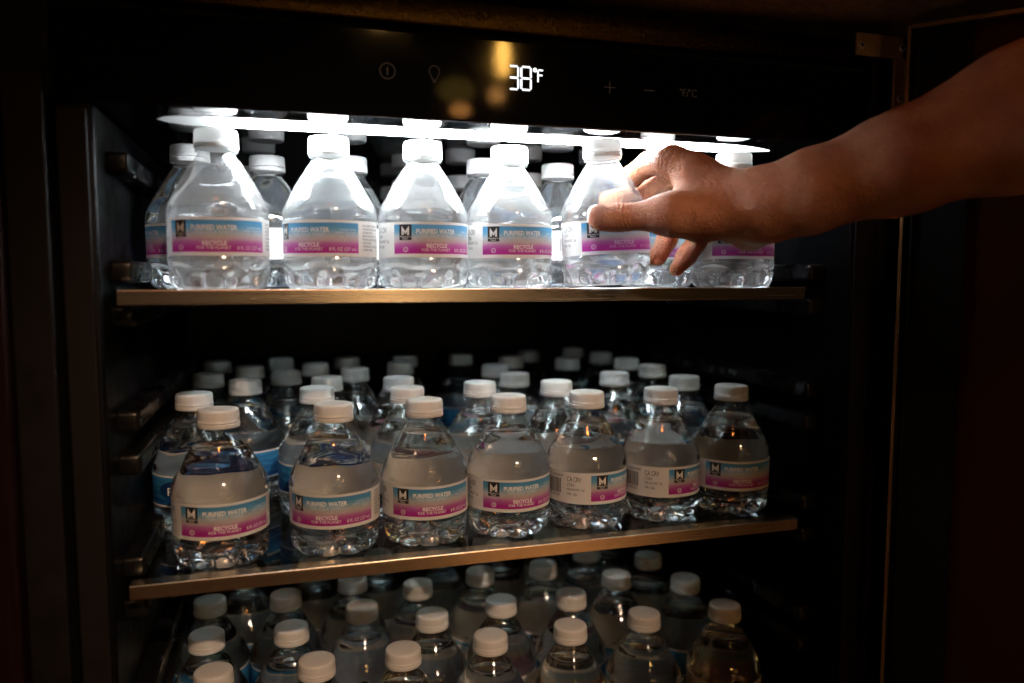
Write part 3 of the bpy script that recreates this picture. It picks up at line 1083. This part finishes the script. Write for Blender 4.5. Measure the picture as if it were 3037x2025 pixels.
rows([(0.0629, 0.1919), (0.1323, 0.1924), (0.1938, 0.1733), (0.3017, 0.1717), (0.4557, 0.1972), (0.0280, 0.2460), (0.0975, 0.2466), (0.1619, 0.2527), (0.3017, 0.2423), (0.4566, 0.2616),
      (0.0623, 0.3005), (0.1264, 0.3064), (0.2125, 0.2927), (0.3400, 0.3149), (0.3942, 0.2802), (0.0280, 0.3551), (0.0918, 0.3636), (0.1625, 0.3598), (0.2269, 0.3571), (0.2913, 0.3570), (0.3772, 0.3676), (0.4429, 0.3895), (0.4531, 0.3259)],
     (0.14, 0.21, 0.275, 0.32, 0.5), 3, 'middle', SHELF_Z[1], MIDG, ('white capped', 'dim', 'dark', 'barely visible'))
rows([(0.0418, 0.0608), (0.1140, 0.0569), (0.1784, 0.0559), (0.2483, 0.0590), (0.3155, 0.0578), (0.3835, 0.0616), (0.4581, 0.0570),
      (0.0315, 0.1244), (0.0965, 0.1188), (0.1556, 0.1444), (0.2110, 0.1115), (0.2745, 0.1217), (0.3388, 0.1178), (0.3961, 0.1474), (0.4555, 0.1214),
      (0.0280, 0.1932), (0.0922, 0.1876), (0.1529, 0.2089), (0.2099, 0.1790), (0.2729, 0.1924), (0.3373, 0.1920), (0.3947, 0.2212), (0.4482, 0.1854),
      (0.0558, 0.2513), (0.1189, 0.2641), (0.1833, 0.2660), (0.2466, 0.2545), (0.3107, 0.2609), (0.3715, 0.2822), (0.4369, 0.2699)],
     (0.0, 0.09, 0.165, 0.24, 0.4), 1, 'bottom', SHELF_Z[2], LOWG, ('warmly lit', 'dim', 'dark', 'half hidden'))


# ------------------------------------------------------------------ the arm and hand: one continuous skin surface
J = {'fa_exit': (0.5696, -0.1715, 0.1228, 0.046),
     'fa3': (0.5258, -0.147, 0.1023, 0.042),
     'fa2': (0.4675, -0.1132, 0.0785, 0.0305),
     'fa1': (0.4207, -0.0864, 0.0616, 0.0248),
     'wr': (0.3985, -0.0712, 0.054, 0.0205),
     'tip': (0.3019, -0.0299, 0.0474, 0.0082),
     'ip': (0.3145, -0.0389, 0.0469, 0.0087),
     'mcp': (0.3399, -0.0545, 0.0489, 0.011),
     'cmc': (0.3754, -0.0595, 0.0506, 0.0158),
     'thenar': (0.366, -0.0478, 0.046, 0.0132),
     'heel': (0.4076, -0.0438, 0.0397, 0.0124),
     'heel2': (0.3976, -0.0274, 0.0494, 0.0118),
     'im': (0.3615, -0.0155, 0.0882, 0.0102),
     'ic': (0.3882, -0.0505, 0.064, 0.0148),
     'ip1': (0.3592, 0.0147, 0.0911, 0.0086),
     'ip2': (0.3546, 0.0364, 0.0847, 0.0076),
     'ip3': (0.3408, 0.0363, 0.073, 0.0068),
     'mm': (0.381, 0.0036, 0.0841, 0.0108),
     'mc': (0.397, -0.0428, 0.0623, 0.0145),
     'mp1': (0.371, 0.0359, 0.0739, 0.0084),
     'mp2': (0.3568, 0.0465, 0.0641, 0.0075),
     'mp3': (0.3415, 0.0438, 0.0547, 0.0068),
     'rm': (0.3948, 0.0116, 0.0674, 0.0103),
     'rc': (0.4059, -0.0354, 0.0574, 0.0145),
     'rp1': (0.391, 0.029, 0.0509, 0.0082),
     'rp2': (0.379, 0.0248, 0.035, 0.0074),
     'rp3': (0.3679, 0.0176, 0.0222, 0.0068),
     'pm': (0.4004, 0.0074, 0.0504, 0.0095),
     'pc': (0.4085, -0.0336, 0.0506, 0.0135),
     'pp1': (0.402, 0.0161, 0.0357, 0.0076),
     'pp2': (0.3891, 0.0114, 0.0232, 0.007),
     'pp3': (0.3779, 0.0044, 0.0137, 0.0063)}


def build_arm():
    h = 0.0015
    lo = np.array([0.285, -0.235, -0.005])
    hi = np.array([0.640, 0.066, 0.185])
    n = np.ceil((hi - lo) / h).astype(int) + 1
    ax = [lo[i] + h * np.arange(n[i]) for i in range(3)]
    BIG = 0.05

    def field():
        return np.full(n, BIG, dtype=np.float32)

    def seg(F, a, b, k=0.0, ra=None, rb=None):
        """Union a rounded cone between joints a and b into F, blended over k."""
        pa, pb = np.array(J[a][:3] if isinstance(a, str) else a[:3]), np.array(J[b][:3] if isinstance(b, str) else b[:3])
        ra = ra or (J[a][3] if isinstance(a, str) else a[3])
        rb = rb or (J[b][3] if isinstance(b, str) else b[3])
        pad = max(ra, rb) + k + 0.012
        i0 = np.clip(((np.minimum(pa, pb) - pad - lo) / h).astype(int), 0, n - 1)
        i1 = np.clip(((np.maximum(pa, pb) + pad - lo) / h).astype(int) + 2, 1, n)
        sl = tuple(slice(i0[i], i1[i]) for i in range(3))
        X, Y, Z = np.meshgrid(*[ax[i][sl[i]] for i in range(3)], indexing='ij')
        d = pb - pa
        L2 = d @ d + 1e-12
        t = np.clip(((X - pa[0]) * d[0] + (Y - pa[1]) * d[1] + (Z - pa[2]) * d[2]) / L2, 0, 1)
        D = np.sqrt((X - pa[0] - t * d[0]) ** 2 + (Y - pa[1] - t * d[1]) ** 2 + (Z - pa[2] - t * d[2]) ** 2) - (ra + (rb - ra) * t)
        G = F[sl]
        if k > 0:
            q = np.maximum(k - np.abs(G - D), 0) / k
            F[sl] = np.minimum(G, D) - q * q * k * 0.25
        else:
            F[sl] = np.minimum(G, D)

    def merge(F, G, k):
        q = np.maximum(k - np.abs(F - G), 0) / k
        return np.minimum(F, G) - q * q * k * 0.25

    def mid(a, b, t, r, off=(0, 0, 0)):
        p = np.array(J[a][:3]) * (1 - t) + np.array(J[b][:3]) * t + np.array(off)
        return (*p, r)

    P = field()                                   # forearm, wrist and palm
    for a, b in (('fa_exit', 'fa3'), ('fa3', 'fa2'), ('fa2', 'fa1'), ('fa1', 'wr')):
        seg(P, a, b, 0.012)
    seg(P, 'wr', 'ic', 0.010, rb=0.0148)
    seg(P, 'wr', 'pc', 0.012)
    seg(P, 'wr', 'heel', 0.010, ra=0.0165)
    seg(P, 'ic', 'im', 0.009, ra=0.0138)
    seg(P, 'mc', 'mm', 0.010)
    seg(P, 'rc', 'rm', 0.010)
    seg(P, 'pc', 'pm', 0.010)
    seg(P, 'heel', 'heel2', 0.010)
    seg(P, 'heel2', 'pm', 0.009, ra=0.0115)
    seg(P, 'wr', 'cmc', 0.010, ra=0.0185)
    seg(P, 'cmc', 'mcp', 0.010)
    seg(P, 'thenar', 'mcp', 0.009, rb=0.0105)
    seg(P, 'thenar', 'heel2', 0.010)
    # web of skin between thumb and index finger
    seg(P, mid('cmc', 'mcp', 0.45, 0.0105), mid('ic', 'im', 0.50, 0.0085), 0.014)
    seg(P, mid('cmc', 'mcp', 0.75, 0.0075), mid('ic', 'im', 0.72, 0.0070), 0.012)
    T = field()                                   # thumb
    seg(T, 'mcp', 'ip', 0.0)
    seg(T, 'ip', 'tip', 0.004)
    seg(T, mid('mcp', 'ip', 0.0, 0.0112), mid('mcp', 'ip', 0.25, 0.0100), 0.004)
    seg(T, mid('ip', 'tip', 0.55, 0.0090), mid('ip', 'tip', 0.8, 0.0087), 0.004)
    F = merge(P, T, 0.007)
    fingers = (('im', 'ip1', 'ip2', 'ip3'), ('mm', 'mp1', 'mp2', 'mp3'), ('rm', 'rp1', 'rp2', 'rp3'), ('pm', 'pp1', 'pp2', 'pp3'))
    A = None
    for f in fingers:
        g = field()
        for a, b in zip(f, f[1:]):
            seg(g, a, b, 0.0025)
        A = g if A is None else np.minimum(A, g)
    F = merge(F, A, 0.006)

    # surface nets
    S = F < 0
    c = np.zeros(np.array(n) - 1, dtype=np.int8)
    for dx in (0, 1):
        for dy in (0, 1):
            for dz in (0, 1):
                c += S[dx:n[0] - 1 + dx, dy:n[1] - 1 + dy, dz:n[2] - 1 + dz]
    act = (c > 0) & (c < 8)
    ids = -np.ones(act.shape, dtype=np.int64)
    cells = np.argwhere(act)
    ids[act] = np.arange(len(cells))
    acc = np.zeros((len(cells), 3)); cnt = np.zeros(len(cells))
    corners = [(0, 0, 0), (1, 0, 0), (0, 1, 0), (1, 1, 0), (0, 0, 1), (1, 0, 1), (0, 1, 1), (1, 1, 1)]
    for a in range(8):
        for b in range(a + 1, 8):
            ca, cb = np.array(corners[a]), np.array(corners[b])
            if abs(ca - cb).sum() != 1:
                continue
            fa = F[tuple((cells + ca).T)]; fb = F[tuple((cells + cb).T)]
            x = (fa < 0) != (fb < 0)
            t = np.where(x, fa / np.where(x, fa - fb, 1), 0)
            acc[x] += (ca + (cb - ca) * t[:, None])[x]
            cnt[x] += 1
    V = lo + h * (cells + acc / cnt[:, None])
    quads = []
    for axis in range(3):
        o = [i for i in range(3) if i != axis]
        sl0 = [slice(1, n[i] - 1) for i in range(3)]; sl1 = list(sl0)
        sl0[axis] = slice(0, n[axis] - 1); sl1[axis] = slice(1, n[axis])
        s0, s1 = S[tuple(sl0)], S[tuple(sl1)]
        e = np.argwhere(s0 != s1)
        flip = s0[tuple(e.T)]
        base = e.copy()
        for i in o:
            base[:, i] += 1
        q = []
        for du, dv in ((-1, -1), (0, -1), (0, 0), (-1, 0)):
            k = base.copy(); k[:, o[0]] += du; k[:, o[1]] += dv
            q.append(ids[tuple(k.T)])
        q = np.stack(q, 1)
        if axis == 1:
            flip = ~flip
        q[~flip] = q[~flip][:, ::-1]
        quads.append(q[(q >= 0).all(1)])
    Q = np.concatenate(quads)
    me = bpy.data.meshes.new('arm_base')
    me.from_pydata(V.tolist(), [], Q.tolist())
    ob = bpy.data.objects.new('arm_base', me)
    COL.objects.link(ob)
    sm = ob.modifiers.new('s', 'SMOOTH'); sm.iterations = 3; sm.factor = 0.5
    sd = ob.modifiers.new('d', 'SUBSURF'); sd.levels = 1; sd.render_levels = 1
    dg = bpy.context.evaluated_depsgraph_get()
    me2 = bpy.data.meshes.new_from_object(ob.evaluated_get(dg))
    bpy.data.objects.remove(ob)
    me2.name = 'person'
    nv = len(me2.vertices)
    P_ = np.empty(nv * 3); me2.vertices.foreach_get('co', P_); P_ = P_.reshape(-1, 3)
    Nn = np.empty(nv * 3); me2.vertices.foreach_get('normal', Nn); Nn = Nn.reshape(-1, 3)

    def jp(k):
        return np.array(J[k][:3])

    disp = np.zeros(nv)
    # creases across the thumb's joint, on the side towards the viewer and above
    for a, b, t0, sig, amp, wl, rad in (('ip', 'mcp', 0.03, 0.0058, 0.0008, 0.0028, 0.013), ('mcp', 'ip', 0.05, 0.012, 0.00008, 0.0033, 0.030),
                                        ('im', 'ip1', -0.05, 0.011, 0.0008, 0.0036, 0.016)):
        A0, B0 = jp(a), jp(b)
        u = (B0 - A0); L = np.linalg.norm(u); u /= L
        s = (P_ - A0) @ u - t0 * L
        rdist = np.linalg.norm((P_ - A0) - ((P_ - A0) @ u)[:, None] * u, axis=1)
        wgt = np.exp(-(s / sig) ** 2) * (rdist < rad)
        wob = 0.0006 * np.sin(P_[:, 2] * 420 + 1.0) + 0.0004 * np.sin(P_[:, 2] * 900 + P_[:, 0] * 300)
        ph = (s + wob) / wl
        disp -= amp * wgt * (np.abs(np.cos(math.pi * ph)) ** 6)
    # skin folds fanning from the web over the thenar
    c0 = jp('thenar') + np.array([0.012, 0, 0.006])
    for a0, wl, amp in ((0.5, 0.0046, 0.00055), (0.75, 0.0034, 0.00035)):
        dirv = np.array([math.cos(a0), 0.0, -math.sin(a0)])
        s = (P_ - c0) @ dirv + 0.0012 * np.sin((P_[:, 2] + P_[:, 0]) * 260) + 0.0007 * np.sin(P_[:, 2] * 700)
        wgt = np.exp(-(np.linalg.norm(P_ - c0, axis=1) / 0.026) ** 2)
        disp -= amp * wgt * np.abs(np.cos(math.pi * s / wl)) ** 3
    # tendon and vein relief on the back of the hand and wrist
    for a, b, off, amp, r in (('wr', 'im', (0, -0.004, 0.020), 0.0012, 0.0035), ('wr', 'cmc', (0, -0.020, 0.006), 0.0004, 0.0060), ('fa1', 'wr', (0, -0.018, 0.018), 0.0005, 0.0060)):
        A0, B0 = jp(a) + np.array(off), jp(b) + np.array(off) * 0.6
        d = B0 - A0
        t = np.clip(((P_ - A0) @ d) / (d @ d), 0, 1)
        dist = np.linalg.norm(P_ - A0 - t[:, None] * d, axis=1)
        disp += amp * np.exp(-(dist / (r * 2)) ** 2)
    # uneven flesh
    for fx, fy, fz, ph, amp in ((140, 90, 60, 0.3, 0.00035), (70, 150, 110, 1.9, 0.00025), (260, 200, 240, 2.2, 0.00014), (330, 120, 410, 0.7, 0.00010), (45, 60, 38, 0.9, 0.0003)):
        disp += amp * np.sin(P_[:, 0] * fx + P_[:, 1] * fy + P_[:, 2] * fz + ph)
    P_ = P_ + Nn * disp[:, None]
    me2.vertices.foreach_set('co', P_.ravel())
    me2.polygons.foreach_set('use_smooth', np.ones(len(me2.polygons), dtype=bool))
    me2.materials.clear()
    me2.update()
    return me2


person = link('person', build_arm(), M['skin'])
tag(person, 'bare right forearm and hand of a person reaching in and gripping a water bottle', 'person')

# thumb nail, set into the side of the thumb that faces the viewer
tipv, ipv = Vector(J['tip'][:3]), Vector(J['ip'][:3])
axu = (tipv - ipv).normalized()
view = (Vector((0.09791, -0.51641, 0.00908)) - tipv).normalized()
nrm = (view + Vector((-0.10, 0, 0.30)))
nrm = (nrm - axu * nrm.dot(axu)).normalized()
side = axu.cross(nrm).normalized()
bm = bmesh.new()
NU, NV = 14, 14
grid = []
rt = J['tip'][3]
for i in range(NU + 1):
    row = []
    u = i / NU
    for j in range(NV + 1):
        v = j / NV * 2 - 1
        edge = 0.0022 * (1 - math.sqrt(max(0, 1 - v * v * 0.9)))
        s = -0.0055 + edge * 1.2 + u * (0.0128 - edge * 2.2)
        ang = v * 0.92
        if s > 0:
            rr = 0.0098 * max(0.05, 1 - (s / 0.0101) ** 2.4) ** (1 / 2.4)
        else:
            rr = 0.0098 - 0.0003 * (-s / 0.0055) ** 2
        rr -= 0.0005 * abs(v) ** 3
        c = tipv + axu * s + nrm * (rr * math.cos(ang)) + side * (rr * math.sin(ang))
        row.append(bm.verts.new(c))
    grid.append(row)
for i in range(NU):
    for j in range(NV):
        bm.faces.new((grid[i][j], grid[i][j + 1], grid[i + 1][j + 1], grid[i + 1][j]))
bmesh.ops.solidify(bm, geom=bm.faces[:], thickness=0.0005)
bmesh.ops.recalc_face_normals(bm, faces=bm.faces[:])
link('nail', from_bm(bm, 'nail', True), M['nail'], person)
